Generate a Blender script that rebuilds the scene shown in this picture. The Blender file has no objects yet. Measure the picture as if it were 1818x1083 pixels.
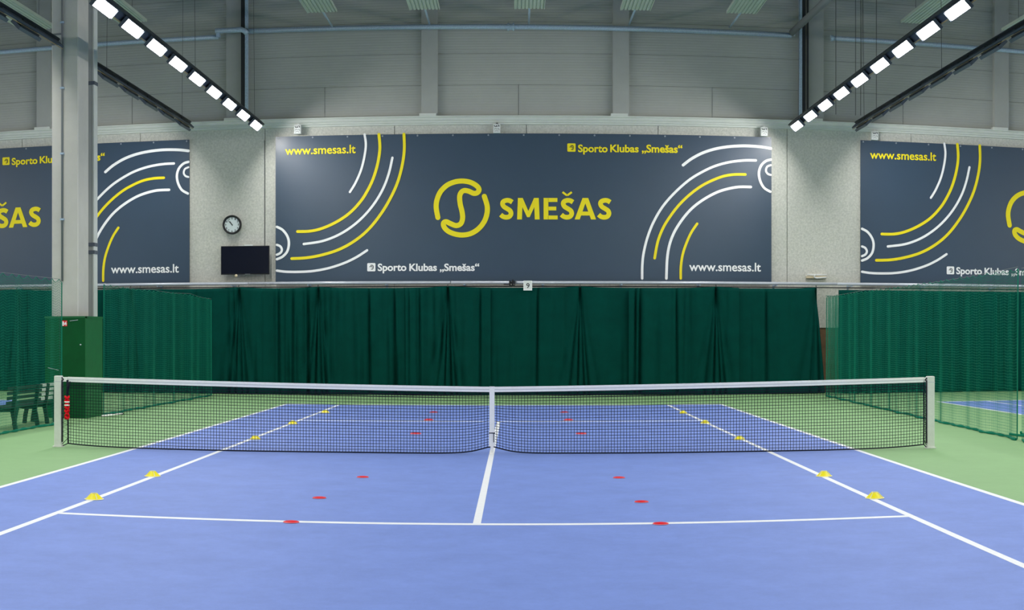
import bpy, bmesh, math, random
from mathutils import Vector, Matrix
R = math.radians
random.seed(7)
scene = bpy.context.scene
COL = scene.collection

# ------------------------------------------------------------------ camera, world, exposure
F, HZ = 2350.0, 593.9                       # focal length and horizon row of the stitched photograph
CX, CY, CH, YAW = 0.3455, -19.54, 1.764, 0.0039
cd = bpy.data.cameras.new('camera')
cd.type = 'PANO'
cd.panorama_type = 'CENTRAL_CYLINDRICAL'
cd.central_cylindrical_range_u_min = -909.0 / F
cd.central_cylindrical_range_u_max = 909.0 / F
cd.central_cylindrical_range_v_min = (HZ - 1083.0) / F
cd.central_cylindrical_range_v_max = HZ / F
cd.central_cylindrical_radius = 1.0
cd.clip_start = 0.05
cd.clip_end = 300
cam = bpy.data.objects.new('camera', cd)
cam.location = (CX, CY, CH)
cam.rotation_euler = (R(90), 0, YAW)
COL.objects.link(cam)
scene.camera = cam

world = bpy.data.worlds.new('world')
scene.world = world
world.use_nodes = True
world.node_tree.nodes['Background'].inputs[0].default_value = (0.75, 0.85, 1.0, 1)
world.node_tree.nodes['Background'].inputs[1].default_value = 0.3
scene.view_settings.view_transform = 'Standard'
scene.view_settings.look = 'None'
scene.view_settings.exposure = 0.0
scene.view_settings.gamma = 1.0
scene.view_settings.use_curve_mapping = False
LAMP, BEAM, SPREAD = 16.0, 60.0, 165          # radiance of a lens; watts and spread of the reflector beam behind it

# ------------------------------------------------------------------ surveying helpers
def az(x): return (x - 909.0) / F - YAW
def atD(x, y, D):
    a = az(x); r = D / math.cos(a)
    return Vector((D * math.tan(a) + CX, D + CY, CH + (HZ - y) / F * r))
def fl(x, y):
    r = F * CH / (y - HZ); a = az(x)
    return Vector((r * math.sin(a) + CX, r * math.cos(a) + CY, 0))

# ------------------------------------------------------------------ materials
def lin(c):
    return tuple(((v / 255) / 12.92 if v / 255 <= 0.04045 else ((v / 255 + 0.055) / 1.055) ** 2.4) for v in c)
def mat(name, rgb, rough=0.6, metal=0.0, noise=0.0, scale=8.0, bump=0.0, bscale=None, spec=0.5, two=None, stretch=None):
    m = bpy.data.materials.new(name); m.use_nodes = True
    nt = m.node_tree; b = nt.nodes['Principled BSDF']
    c = lin(rgb)
    b.inputs['Base Color'].default_value = (*c, 1)
    b.inputs['Roughness'].default_value = rough
    b.inputs['Metallic'].default_value = metal
    b.inputs['Specular IOR Level'].default_value = spec
    tc = nt.nodes.new('ShaderNodeTexCoord')
    src = tc.outputs['Object']
    if stretch:
        mp = nt.nodes.new('ShaderNodeMapping'); mp.inputs['Scale'].default_value = stretch
        nt.links.new(src, mp.inputs['Vector']); src = mp.outputs['Vector']
    if noise > 0:
        n = nt.nodes.new('ShaderNodeTexNoise'); n.inputs['Scale'].default_value = scale
        n.inputs['Detail'].default_value = 12 if name.endswith('acrylic') else 6; n.inputs['Roughness'].default_value = 0.85 if name.endswith('acrylic') else 0.65
        nt.links.new(src, n.inputs['Vector'])
        r = nt.nodes.new('ShaderNodeValToRGB')
        d = lin(two) if two else tuple(v * (1 - noise) for v in c)
        u = tuple(min(1, v * (1 + noise)) for v in c) if not two else c
        r.color_ramp.elements[0].position = 0.32; r.color_ramp.elements[1].position = 0.68
        r.color_ramp.elements[0].color = (*d, 1); r.color_ramp.elements[1].color = (*u, 1)
        nt.links.new(n.outputs['Fac'], r.inputs['Fac'])
        nt.links.new(r.outputs['Color'], b.inputs['Base Color'])
    if bump > 0:
        n2 = nt.nodes.new('ShaderNodeTexNoise'); n2.inputs['Scale'].default_value = bscale or scale * 3
        n2.inputs['Detail'].default_value = 4
        nt.links.new(src, n2.inputs['Vector'])
        bp = nt.nodes.new('ShaderNodeBump'); bp.inputs['Strength'].default_value = bump
        bp.inputs['Distance'].default_value = 0.02
        nt.links.new(n2.outputs['Fac'], bp.inputs['Height'])
        nt.links.new(bp.outputs['Normal'], b.inputs['Normal'])
    return m
def emis(name, rgb, strength):
    m = bpy.data.materials.new(name); m.use_nodes = True
    nt = m.node_tree; nt.nodes.remove(nt.nodes['Principled BSDF'])
    e = nt.nodes.new('ShaderNodeEmission'); e.inputs[0].default_value = (*rgb, 1); e.inputs[1].default_value = strength
    nt.links.new(e.outputs[0], nt.nodes['Material Output'].inputs[0])
    return m

M = dict(
    green=mat('green_acrylic', (134, 176, 122), 0.66, noise=0.06, scale=1.3, bump=0.05, bscale=60),
    blue=mat('blue_acrylic', (115, 141, 214), 0.66, noise=0.12, scale=1.6, bump=0.05, bscale=70),
    line=mat('line_paint', (240, 243, 248), 0.6, noise=0.03, scale=20),
    concrete=mat('pebbled_concrete', (222, 221, 212), 0.9, noise=0.3, scale=17, two=(192, 193, 184), bump=0.6, bscale=40),
    plinth=mat('brown_plinth', (118, 92, 66), 0.8, noise=0.2, scale=4),
    clad=mat('wall_cladding', (172, 174, 168), 0.5, noise=0.05, scale=0.8),
    post=mat('post_paint', (168, 170, 166), 0.5, noise=0.04, scale=2),
    sill=mat('sill_metal', (216, 219, 213), 0.4, noise=0.04, scale=3),
    shell=mat('hall_lining', (150, 156, 156), 0.8, noise=0.05, scale=0.5),
    roof=mat('roof_deck', (120, 126, 126), 0.8, noise=0.05, scale=0.5),
    column=mat('column_paint', (198, 196, 188), 0.65, noise=0.05, scale=2, bump=0.05),
    conduit=mat('conduit_grey', (120, 124, 126), 0.5),
    galv=mat('galvanised_steel', (168, 188, 206), 0.4, metal=0.15, noise=0.2, scale=30),
    rail=mat('rail_aluminium', (205, 211, 222), 0.3, metal=0.2, noise=0.05, scale=4),
    dark=mat('dark_metal', (32, 36, 40), 0.5, noise=0.1, scale=10),
    housing=mat('lamp_housing', (98, 106, 118), 0.45, metal=0.3, noise=0.1, scale=10),
    gold=mat('cable_copper', (190, 160, 110), 0.4, metal=0.3),
    heater=mat('radiant_panel', (190, 202, 188), 0.5, noise=0.03, scale=3),
    banner=mat('banner_vinyl', (44, 67, 90), 0.38, noise=0.04, scale=0.7, bump=0.12, bscale=1.1, spec=0.85),
    yprint=mat('yellow_print', (248, 228, 16), 0.5, noise=0.02, scale=5),
    wprint=mat('white_print', (252, 253, 255), 0.5, noise=0.02, scale=5),
    dprint=mat('dark_print', (30, 34, 38), 0.6),
    curtain=mat('curtain_cloth', (0, 64, 57), 0.75, noise=0.12, scale=2, spec=0.06),
    netgreen=mat('green_net_cord', (10, 122, 98), 0.8, noise=0.1, scale=5, spec=0.2),
    netblack=mat('black_net_cord', (20, 24, 40), 0.8, spec=0.2),
    white=mat('white_webbing', (252, 252, 248), 0.7, noise=0.05, scale=30),
    greyweb=mat('grey_stitching', (205, 208, 212), 0.8),
    postwhite=mat('white_post_paint', (226, 229, 222), 0.45, noise=0.05, scale=12),
    pad=mat('green_board', (0, 80, 38), 0.65, spec=0.2, noise=0.12, scale=3),
    padedge=mat('green_edge', (4, 98, 50), 0.55, noise=0.1, scale=5),
    red=mat('red_plastic', (226, 16, 36), 0.5, noise=0.08, scale=30, spec=0.15),
    yellow=mat('yellow_plastic', (255, 238, 24), 0.5, noise=0.05, scale=30),
    paleyel=mat('pale_yellow_rim', (250, 244, 190), 0.5),
    bench=mat('bench_green', (6, 44, 36), 0.5, noise=0.1, scale=8),
    benchw=mat('bench_white', (226, 230, 222), 0.5, noise=0.04, scale=8),
    screen=mat('tv_screen', (10, 14, 34), 0.18, noise=0.02, scale=2),
    black=mat('black_plastic', (14, 16, 20), 0.4, noise=0.05, scale=9),
    face=mat('clock_face', (214, 224, 226), 0.5, noise=0.02, scale=20),
    plaque=mat('white_plastic', (232, 234, 232), 0.45, noise=0.03, scale=20),
    warm=mat('warm_plastic', (222, 206, 172), 0.4, noise=0.05, scale=20),
    trunk=mat('trunking_blue_grey', (70, 78, 96), 0.45, metal=0.2, noise=0.1, scale=10),
    lens=emis('lamp_lens', (1.0, 0.985, 0.955), LAMP),
)

# ------------------------------------------------------------------ mesh helpers
class MB:
    def __init__(s): s.v = []; s.f = []; s.mi = []; s.cur = 0
    def add(s, vs, fs):
        o = len(s.v); s.v += [tuple(v) for v in vs]
        for f in fs: s.f.append(tuple(i + o for i in f)); s.mi.append(s.cur)
    def box(s, a, b, T=None):
        x0, y0, z0 = a; x1, y1, z1 = b
        vs = [Vector(p) for p in ((x0,y0,z0),(x1,y0,z0),(x1,y1,z0),(x0,y1,z0),(x0,y0,z1),(x1,y0,z1),(x1,y1,z1),(x0,y1,z1))]
        if T: vs = [T @ v for v in vs]
        s.add(vs, [(0,3,2,1),(4,5,6,7),(0,1,5,4),(1,2,6,5),(2,3,7,6),(3,0,4,7)])
    def cbox(s, a, b, c, T=None):
        """box with its four long edges and top edge cut: chamfered"""
        x0, y0, z0 = a; x1, y1, z1 = b
        ring = [(x0+c,y0),(x1-c,y0),(x1,y0+c),(x1,y1-c),(x1-c,y1),(x0+c,y1),(x0,y1-c),(x0,y0+c)]
        cx, cy = (x0+x1)/2, (y0+y1)/2
        vs = [Vector((x,y,z0)) for x,y in ring] + [Vector((x,y,z1-c)) for x,y in ring]
        vs += [Vector((cx+(x-cx)*(1-2*c/(x1-x0)), cy+(y-cy)*(1-2*c/(y1-y0)), z1)) for x,y in ring]
        if T: vs = [T @ v for v in vs]
        fs = [tuple(range(7,-1,-1)), tuple(range(16,24))]
        for k in (0, 8):
            for i in range(8): j = (i+1) % 8; fs.append((k+i, k+j, k+8+j, k+8+i))
        s.add(vs, fs)
    def tube(s, pts, r, n=8, closed=False, cap=True):
        pts = [Vector(p) for p in pts]; N = len(pts); rings = []
        prev = None
        for i, p in enumerate(pts):
            if closed: t = pts[(i+1) % N] - pts[i-1]
            else: t = pts[min(i+1, N-1)] - pts[max(i-1, 0)]
            t.normalize()
            if prev is None:
                u = t.orthogonal().normalized()
            else:
                u = prev - t * prev.dot(t)
                u = u.normalized() if u.length > 1e-6 else t.orthogonal().normalized()
            prev = u; w = t.cross(u)
            rr = r[i] if isinstance(r, (list, tuple)) else r
            rings.append([p + (u * math.cos(2*math.pi*k/n + .39) + w * math.sin(2*math.pi*k/n + .39)) * rr for k in range(n)])
        vs = [v for ring in rings for v in ring]; fs = []
        for i in range(N if closed else N-1):
            j = (i+1) % N
            for k in range(n):
                l = (k+1) % n; fs.append((i*n+k, i*n+l, j*n+l, j*n+k))
        if cap and not closed:
            fs.append(tuple(range(n-1, -1, -1))); fs.append(tuple((N-1)*n+k for k in range(n)))
        s.add(vs, fs)
    def lathe(s, prof, n=24, T=None, skip=None):
        vs = []; fs = []
        for (r, z) in prof:
            for k in range(n):
                a = 2*math.pi*k/n; vs.append(Vector((r*math.cos(a), r*math.sin(a), z)))
        if T: vs = [T @ v for v in vs]
        for i in range(len(prof)-1):
            for k in range(n):
                if skip and skip(i, k): continue
                l = (k+1) % n; fs.append((i*n+k, i*n+l, (i+1)*n+l, (i+1)*n+k))
        s.add(vs, fs)
    def disc(s, c, r, n=24, axis='y', flip=False):
        vs = []
        for k in range(n):
            a = 2*math.pi*k/n
            if axis == 'y': vs.append((c[0]+r*math.cos(a), c[1], c[2]+r*math.sin(a)))
            else: vs.append((c[0]+r*math.cos(a), c[1]+r*math.sin(a), c[2]))
        s.add(vs, [tuple(range(n))])
    def stroke(s, pts, w, y=0.0, th=0.003, ends=True):
        """flat ribbon in the XZ plane facing -Y, round ends, slight thickness"""
        pts = smooth(pts, 6); out = []
        N = len(pts); L = []; Rr = []
        for i, p in enumerate(pts):
            a = pts[max(i-1,0)]; b = pts[min(i+1,N-1)]
            t = Vector((b[0]-a[0], b[1]-a[1])); t.normalize(); n = Vector((-t.y, t.x))
            L.append((p[0]+n.x*w/2, p[1]+n.y*w/2)); Rr.append((p[0]-n.x*w/2, p[1]-n.y*w/2))
        vs = [(x, y-th, z) for x, z in L] + [(x, y-th, z) for x, z in Rr] + [(x, y, z) for x, z in L] + [(x, y, z) for x, z in Rr]
        fs = []
        for i in range(N-1):
            fs.append((i, i+1, N+i+1, N+i)); fs.append((i, 2*N+i, 2*N+i+1, i+1)); fs.append((N+i, N+i+1, 3*N+i+1, 3*N+i))
        s.add(vs, fs)
        if ends:
            for (p, q) in ((pts[0], pts[1]), (pts[-1], pts[-2])):
                a0 = math.atan2(p[1]-q[1], p[0]-q[0]); vs = []
                for k in range(9):
                    a = a0 - math.pi/2 + math.pi*k/8
                    vs.append((p[0]+math.cos(a)*w/2, y-th, p[1]+math.sin(a)*w/2))
                s.add(vs, [tuple(range(9))])
    def build(s, name, m, parent=None, smooth_=False, loc=None):
        me = bpy.data.meshes.new(name); me.from_pydata(s.v, [], s.f)
        ms = m if isinstance(m, (list, tuple)) else [m]
        for k in ms: me.materials.append(k)
        if len(ms) > 1: me.polygons.foreach_set('material_index', s.mi)
        if smooth_: me.polygons.foreach_set('use_smooth', [True]*len(me.polygons))
        me.update()
        o = bpy.data.objects.new(name, me); COL.objects.link(o)
        if parent: o.parent = parent
        if loc: o.location = loc
        return o
def smooth(pts, k):
    """Catmull-Rom through the points"""
    out = []; P = [pts[0]] + list(pts) + [pts[-1]]
    for i in range(1, len(P)-2):
        p0, p1, p2, p3 = P[i-1], P[i], P[i+1], P[i+2]
        for j in range(k):
            t = j/k
            out.append(tuple(0.5*((2*p1[d]) + (-p0[d]+p2[d])*t + (2*p0[d]-5*p1[d]+4*p2[d]-p3[d])*t*t + (-p0[d]+3*p1[d]-3*p2[d]+p3[d])*t**3) for d in range(len(p1))))
    out.append(tuple(pts[-1])); return out
def tag(o, label, cat, group=None):
    o['label'] = label; o['category'] = cat
    if group: o['group'] = group
    return o
def thing(name, label, cat, loc=(0,0,0), rz=0, group=None):
    o = bpy.data.objects.new(name, None); COL.objects.link(o)
    o.empty_display_size = 0.1
    o.location = loc; o.rotation_euler = (0, 0, rz)
    return tag(o, label, cat, group)
def struct(o): o['kind'] = 'structure'; return o
def dup(root, loc, rz, label, group=None):
    r = root.copy(); COL.objects.link(r); r.location = loc; r.rotation_euler = (0, 0, rz)
    r['label'] = label
    if group: r['group'] = group
    for ch in list(root.children):
        c = ch.copy(); COL.objects.link(c); c.parent = r
        for g in ch.children:
            d = g.copy(); COL.objects.link(d); d.parent = c
    return r
FONT = None
def text(name, s, x0, x1, zb, m, parent, y=0.0, size=None, bold=0.0, th=0.002, shear=0, zs=1.0, skew=0.0):
    """lettering as a thin mesh in the XZ plane facing -Y, fitted between x0 and x1, baseline zb"""
    cu = bpy.data.curves.new(name, 'FONT'); cu.body = s; cu.size = 1.0; cu.offset = bold; cu.extrude = 0.0
    cu.resolution_u = 4
    to = bpy.data.objects.new(name, cu); COL.objects.link(to)
    bpy.context.view_layer.update()
    dg = bpy.context.evaluated_depsgraph_get()
    me = bpy.data.meshes.new_from_object(to.evaluated_get(dg))
    bpy.data.objects.remove(to); bpy.data.curves.remove(cu)
    xs = [v.co.x for v in me.vertices]; a, b = min(xs), max(xs)
    k = (x1 - x0) / (b - a); kz = size if size else k
    for v in me.vertices:
        X = x0 + (v.co.x - a) * k
        v.co = Vector((X, y - th, zb + v.co.y * kz + skew * (X - x0)))
    me.materials.clear(); me.materials.append(m)
    me.name = name
    o = bpy.data.objects.new(name, me); COL.objects.link(o); o.parent = parent
    return o
ORD = ['first','second','third','fourth','fifth','sixth','seventh','eighth','ninth','tenth','eleventh','twelfth','thirteenth',
       'fourteenth','fifteenth','sixteenth','seventeenth','eighteenth','nineteenth','twentieth','twenty-first','twenty-second','twenty-third','twenty-fourth']

# ------------------------------------------------------------------ setting: floor and courts
XL, XR, YB, YF, ZT = -27.0, 28.0, 39.1 + CY, -27.0, 13.2
mb = MB(); mb.box((XL, YF, -0.2), (XR, YB + .3, 0)); floor = struct(mb.build('floor', M['green']))
YS = 1.135
SV, BL = 6.4 * YS, 11.885 * YS
def court(cx):
    mb = MB(); mb.box((cx-5.49, -BL, 0), (cx+5.49, BL, 0.002)); mb.build('court_surface', M['blue'], floor)
    def ln(x0, y0, x1, y1):
        mb = MB(); mb.box((cx+x0, y0, 0.002), (cx+x1, y1, 0.004)); mb.build('court_line', M['line'], floor)
    w = .075; t = .12
    for sx in (-1, 1):
        ln(sx*5.47 - w/2, -BL, sx*5.47 + w/2, BL)
        ln(sx*4.11 - w/2, -BL + t, sx*4.11 + w/2, BL - t)
    for sy in (-1, 1):
        a, b = sorted((sy*BL, sy*(BL - t)))
        ln(-5.43, a, -4.15, b); ln(-4.15, a, 4.15, b); ln(4.15, a, 5.43, b)
        a, b = sorted((sy*(SV + .05), sy*(SV - .06)))
        ln(-4.07, a, 4.07, b)
    cl = -.03
    ln(cl - w/2, -SV + .06, cl + w/2, SV - .06)
court(0.0); court(16.66); court(-17.5)

# ------------------------------------------------------------------ back wall
ZS0, ZS1 = 7.95, 8.20       # sill
wall = struct(bpy.data.objects.new('wall_back', None)); COL.objects.link(wall)
mb = MB(); mb.box((XL, YB + .02, 0), (XR, YB + .3, ZT)); mb.build('wall_core', M['conduit'], wall)
mb = MB(); mb.box((XL, YB - .01, 0), (XR, YB + .02, 1.97)); mb.build('plinth', M['plinth'], wall)
# concrete panels: joints at the two seams seen beside the banners
j0, j1 = atD(470, 300, 39).x, atD(1398, 300, 39).x
st = (j1 - j0) / 4
xs = [j0 + st * k for k in range(-5, 10)]
xs = [x for x in xs if XL < x < XR]; xs = [XL] + xs + [XR]
for a, b in zip(xs[:-1], xs[1:]):
    mb = MB(); mb.box((a + .008, YB - .04, 1.97), (b - .008, YB + .02, ZS0 + .1)); mb.build('concrete_panel', M['concrete'], wall)
# posts of the upper wall and cladding panels between them
pxs = [atD(x, 100, 39).x for x in (80, 417, 763, 1102, 1447, 1776)]
pxs = [pxs[0] - 11.6, pxs[0] - 5.8] + pxs + [pxs[-1] + 5.8]
def clad_panel(a, b, z0, z1):
    mb = MB(); n = 12; h = (z1 - z0) / n          # micro-ribbed sheet: shallow ribs along the length
    prof = []
    for k in range(n):
        prof += [(YB - .05, z0 + k*h + .006), (YB - .05, z0 + k*h + h*.62), (YB - .0475, z0 + k*h + h*.72), (YB - .0475, z0 + (k+1)*h - .002)]
    prof = [(YB + .02, z0 + .002)] + prof + [(YB + .02, z1 - .002)]
    vs = [(a, y, z) for y, z in prof] + [(b, y, z) for y, z in prof]; N = len(prof)
    mb.add(vs, [(i, N+i, N+i+1, i+1) for i in range(N-1)])
    return mb.build('cladding_panel', M['clad'], wall)
hh = .93
for (a, b) in zip([XL] + pxs, pxs + [XR]):
    z = ZS1
    while z < ZT:
        z2 = min(z + hh, ZT)
        if b - a > 4.4 and z == ZS1:
            mid = (a + b) / 2 - .2
            clad_panel(a, mid - .006, z, z2); clad_panel(mid + .006, b, z, z2)
        else: clad_panel(a, b, z, z2)
        z = z2
for i, x in enumerate(pxs):
    mb = MB(); w = .24
    mb.box((x - w, YB - .20, ZS1 + .002), (x - w + .035, YB - .05, ZT)); mb.box((x + w - .035, YB - .20, ZS1 + .002), (x + w, YB - .05, ZT))
    mb.box((x - w, YB - .225, ZS1 + .002), (x + w, YB - .20, ZT))
    p = mb.build('post', M['post'], wall)
    mb = MB(); mb.box((x - .30, YB - .27, ZS1), (x + .20, YB - .05, ZS1 + .07)); mb.build('base_plate', M['sill'], wall)
# sill
mb = MB()
prof = [(YB-.04, ZS0), (YB-.14, ZS0), (YB-.14, ZS0+.045), (YB-.17, ZS0+.06), (YB-.17, ZS0+.11), (YB-.20, ZS0+.125), (YB-.20, ZS0+.20), (YB-.24, ZS0+.215), (YB-.24, ZS1), (YB-.04, ZS1)]
N = len(prof)
mb.add([(XL, y, z) for y, z in prof] + [(XR, y, z) for y, z in prof], [(i, (i+1) % N, N+(i+1) % N, N+i) for i in range(N)])
trim = struct(mb.build('trim_1', M['sill']))
# other walls and roof
mb = MB(); mb.box((XL-.3, YF-.3, 0), (XL, YB+.3, ZT)); struct(mb.build('wall_left', M['shell']))
mb = MB(); mb.box((XR, YF-.3, 0), (XR+.3, YB+.3, ZT)); struct(mb.build('wall_right', M['shell']))
mb = MB(); mb.box((XL, YF-.3, 0), (XR, YF, ZT)); struct(mb.build('wall_front', M['shell']))
mb = MB(); mb.box((XL-.3, YF-.3, ZT), (XR+.3, YB+.3, ZT+.3)); struct(mb.build('ceiling', M['roof']))

# ------------------------------------------------------------------ banners
BW = 14.76; YBN = 39.0 + CY - .07; ZB0, ZB1 = 3.30, 7.68
def bl(x, y):                              # photo position on the centre banner -> metres from its left edge, height
    p = atD(x, y, 39.0); return (p.x - bx0, p.z)
bx0 = atD(490, 300, 39).x
def c6(pts): return [bl(450 + x/3.61, 230 + y/3.61) for x, y in pts]
def c7(pts): return [bl(900 + x/3.61, 230 + y/3.61) for x, y in pts]
STK = [  # (points, width, material)
 (c6([(714,34),(722,100),(712,180),(690,265),(655,345),(620,402)]), .068, 'wprint'),
 (c6([(806,33),(812,120),(800,210),(775,300),(740,380),(690,460),(620,535),(540,590),(450,632),(370,652),(285,655)]), .085, 'yprint'),
 (c6([(892,183),(870,280),(835,375),(780,470),(710,555),(630,625),(540,680),(440,717),(325,735)]), .072, 'wprint'),
 (c6([(966,32),(968,130),(955,230),(925,340),(880,440),(820,540),(740,640),(650,715),(550,770),(440,805),(340,823),(248,828)]), .085, 'yprint'),
 (c6([(730,775),(660,820),(580,858),(480,890),(380,908),(290,913),(210,912),(153,905)]), .072, 'wprint'),
 (c6([(153,625),(190,645),(220,685),(230,730),(220,780),(190,815),(153,832)]), .075, 'wprint'),
 (c6([(153,740),(175,750),(185,772),(175,792),(153,803)]), .07, 'wprint'),
 (c7([(1127,230),(1180,190),(1250,153),(1330,127),(1420,112),(1520,107),(1620,113),(1688,124)]), .085, 'wprint'),
 (c7([(1592,200),(1520,200),(1430,210),(1340,233),(1260,268),(1170,322),(1080,400),(1000,490),(940,590),(900,690),(875,790),(866,870),(865,955)]), .075, 'wprint'),
 (c7([(1525,290),(1460,290),(1390,300),(1320,325),(1250,360),(1180,410),(1110,475),(1050,550),(1000,630),(965,720),(945,825)]), .08, 'yprint'),
 (c7([(1560,370),(1480,370),(1400,385),(1330,410),(1250,455),(1180,510),(1120,580),(1070,660),(1040,740),(1025,830),(1020,955)]), .08, 'wprint'),
 (c7([(1217,605),(1180,660),(1150,725),(1125,800),(1113,880),(1112,955)]), .075, 'yprint'),
 (c7([(1688,195),(1655,205),(1625,235),(1612,280),(1620,330),(1645,375),(1685,400)]), .075, 'wprint'),
 (c7([(1688,230),(1665,240),(1657,265),(1668,285),(1688,293)]), .06, 'wprint'),
]
EMB = c6([(1183,565),(1172,500),(1178,450),(1200,400),(1240,360),(1290,338),(1340,332),(1390,340),(1430,362),(1446,385),(1437,405),(1413,411),
          (1380,397),(1350,393),(1330,408),(1322,435),(1326,480),(1338,530),(1341,572),(1329,605),(1300,617),(1265,605),(1236,592),(1219,602),
          (1224,628),(1252,655),(1300,673),(1350,677),(1400,665),(1445,635),(1480,590),(1497,540),(1498,490),(1480,430)])
def square(mb, x0, z0, s, y, c=.02):
    r = [(c,0),(s-c,0),(s,c),(s,s-c),(s-c,s),(c,s),(0,s-c),(0,c)]
    mb.add([(x0+a, y, z0+b) for a, b in r] + [(x0+a, y+.003, z0+b) for a, b in r], [tuple(range(8))] + [(i, i+8, (i+1) % 8 + 8, (i+1) % 8) for i in range(8)])
S_ = [(22.5,7.5),(18,4.8),(12.5,4.2),(7,6.2),(5.2,10.5),(8,15.5),(13.5,19),(18.8,22.8),(20.3,28),(17.3,32.8),(11.5,34.2),(6,32.8),(2,29.5)]
M_ = [[(0,38),(1.5,0),(10,0),(20,23),(30,0),(38.5,0),(40,38),(31.4,38),(30.6,16),(22.3,34),(17.7,34),(9.4,16),(8.6,38)]]
E_ = [[(0,38),(0,0),(8.5,0),(8.5,38)], [(8,7),(8,0),(24.5,0),(24.5,7)], [(8,22),(8,15.3),(22.5,15.3),(22.5,22)], [(8,38),(8,31),(25,31),(25,38)]]
A_ = [[(0,38),(14,0),(19,0),(19,9.5),(9,38)], [(19,9.5),(19,0),(24,0),(38,38),(29,38)], [(11.3,31),(13.8,24),(24.2,24),(26.7,31)]]
LETTERS = [(887, S_, None, 0), (918, None, M_, 0), (965, None, E_, 0), (994.5, S_, None, 1), (1020, None, A_, 0), (1060.5, S_, None, 0)]
def big_letter(L_, Z, root):
    x0, st, polys, caron = L_; mb = MB(); q = lambda p: Z([bl(x0 + p[0], 352 + p[1])])[0]
    if st:
        mb.stroke([q(p) for p in st], .138, y=-.006, ends=False)
        if caron: mb.stroke([q((4,-10.5)), q((7,-8.2)), q((12.2,-4.6))], .06, y=-.006, ends=False); mb.stroke([q((20.5,-10.5)), q((17.5,-8.2)), q((12.2,-4.6))], .06, y=-.006, ends=False)
    else:
        for P_ in polys:
            v = [q(p) for p in P_]; n = len(v)
            mb.add([(a, -.009, b) for a, b in v] + [(a, -.006, b) for a, b in v], [tuple(range(n))] + [(i, n+i, n+(i+1) % n, (i+1) % n) for i in range(n)])
    mb.build('letter', M['yprint'], root)
def banner(x0, label):
    root = thing('advertising_banner', label, 'banner', (x0, YBN, ZB0), group='grey club banners on the back wall')
    mb = MB(); nx, nz = 120, 30
    vs = []
    for k in range(nz+1):
        for i in range(nx+1):
            u = i/nx*BW; v = k/nz*(ZB1-ZB0); tz = v/(ZB1-ZB0)
            e = min(u, BW-u)
            d = .010*math.exp(-e/.7)*math.sin(u*9 + (1-tz)*14)*max(0, tz-.75)*4 + .003*math.sin(u*1.3+tz*2)
            dz = -.012*abs(math.sin(u*math.pi/1.05))*(tz > .99)
            vs.append((u, .004 + d*.35 + .0, v + dz))
    W = nx+1
    mb.add(vs, [(k*W+i, k*W+i+1, (k+1)*W+i+1, (k+1)*W+i) for k in range(nz) for i in range(nx)])
    mb.build('sheet', M['banner'], root, smooth_=True)
    mb = MB(); mb.box((0, .004+.01, 0), (BW, .03, ZB1-ZB0)); mb.build('backing', M['banner'], root)
    # eyelets along the top edge
    for i in range(15):
        u = .08 + i*(BW-.16)/14; mb = MB()
        mb.tube([(u + .018*math.cos(a), -.008, ZB1-ZB0-.05 + .018*math.sin(a)) for a in [k*math.pi/4 for k in range(8)]], .006, 4, closed=True)
        mb.build('eyelet', M['rail'], root)
    Z = lambda pts: [(u, z - ZB0) for u, z in pts]
    for pts, w, m in STK:
        mb = MB(); mb.stroke(Z(pts), w, y=-.006)
        mb.build('yellow_arc' if m == 'yprint' else 'white_arc', M[m], root)
    mb = MB(); mb.stroke(Z(EMB), .15, y=-.006); mb.build('ball_emblem', M['yprint'], root)
    def tx(name, s, xa, xb, yb, m, top, frac, bold, skew=0.0):
        a = bl(xa, yb); b = bl(xb, yb); h = bl(xa, top)[1] - a[1]
        text(name, s, a[0], b[0], a[1] - ZB0, M[m], root, y=-.008, size=h/frac, bold=bold, skew=skew)
    for L_ in LETTERS: big_letter(L_, Z, root)
    tx('web_address', 'www.smesas.lt', 507, 632, 275.5, 'yprint', 259.5, .76, .017, .006)
    tx('web_address', 'www.smesas.lt', 1223, 1350, 481, 'wprint', 464.5, .76, .017)
    for wd, xa, xb in (('Sporto', 1026, 1078.5), ('Klubas', 1083, 1133.5), ('„Smešas“', 1139, 1211)): tx('club_word', wd, xa, xb, 270.3 if wd[0] != '„' else 270.8, 'yprint', 257, .73, .030)
    for wd, xa, xb in (('Sporto', 671, 722), ('Klubas', 727, 776), ('„Smešas“', 781, 851)): tx('club_word', wd, xa, xb, 481, 'wprint', 468, .73, .030)
    for (xa, ya, m, nm) in ((1007, 270, 'yprint', 'yellow_badge'), (652.5, 482, 'wprint', 'white_badge')):
        u, z = bl(xa, ya); mb = MB(); square(mb, u, z - ZB0, .245, -.010); g = mb.build(nm, M[m], root)
        mb = MB(); q = lambda a, b: (u + a*.245, z - ZB0 + b*.245)
        mb.stroke([q(.42,.72), q(.62,.74), q(.72,.6), q(.68,.3), q(.5,.26)], .022, y=-.012)
        mb.stroke([q(.3,.55), q(.5,.6), q(.6,.5)], .02, y=-.012)
        mb.build('badge_mark', M['dprint'], g)
    return root
banner(bx0, 'grey club banner in the centre of the back wall, whole and unobstructed')
banner(atD(1527, 300, 39).x, 'grey club banner cut off by the right edge of the picture')
banner(atD(337, 300, 39).x - BW, 'grey club banner at far left, partly behind the concrete column')

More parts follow.
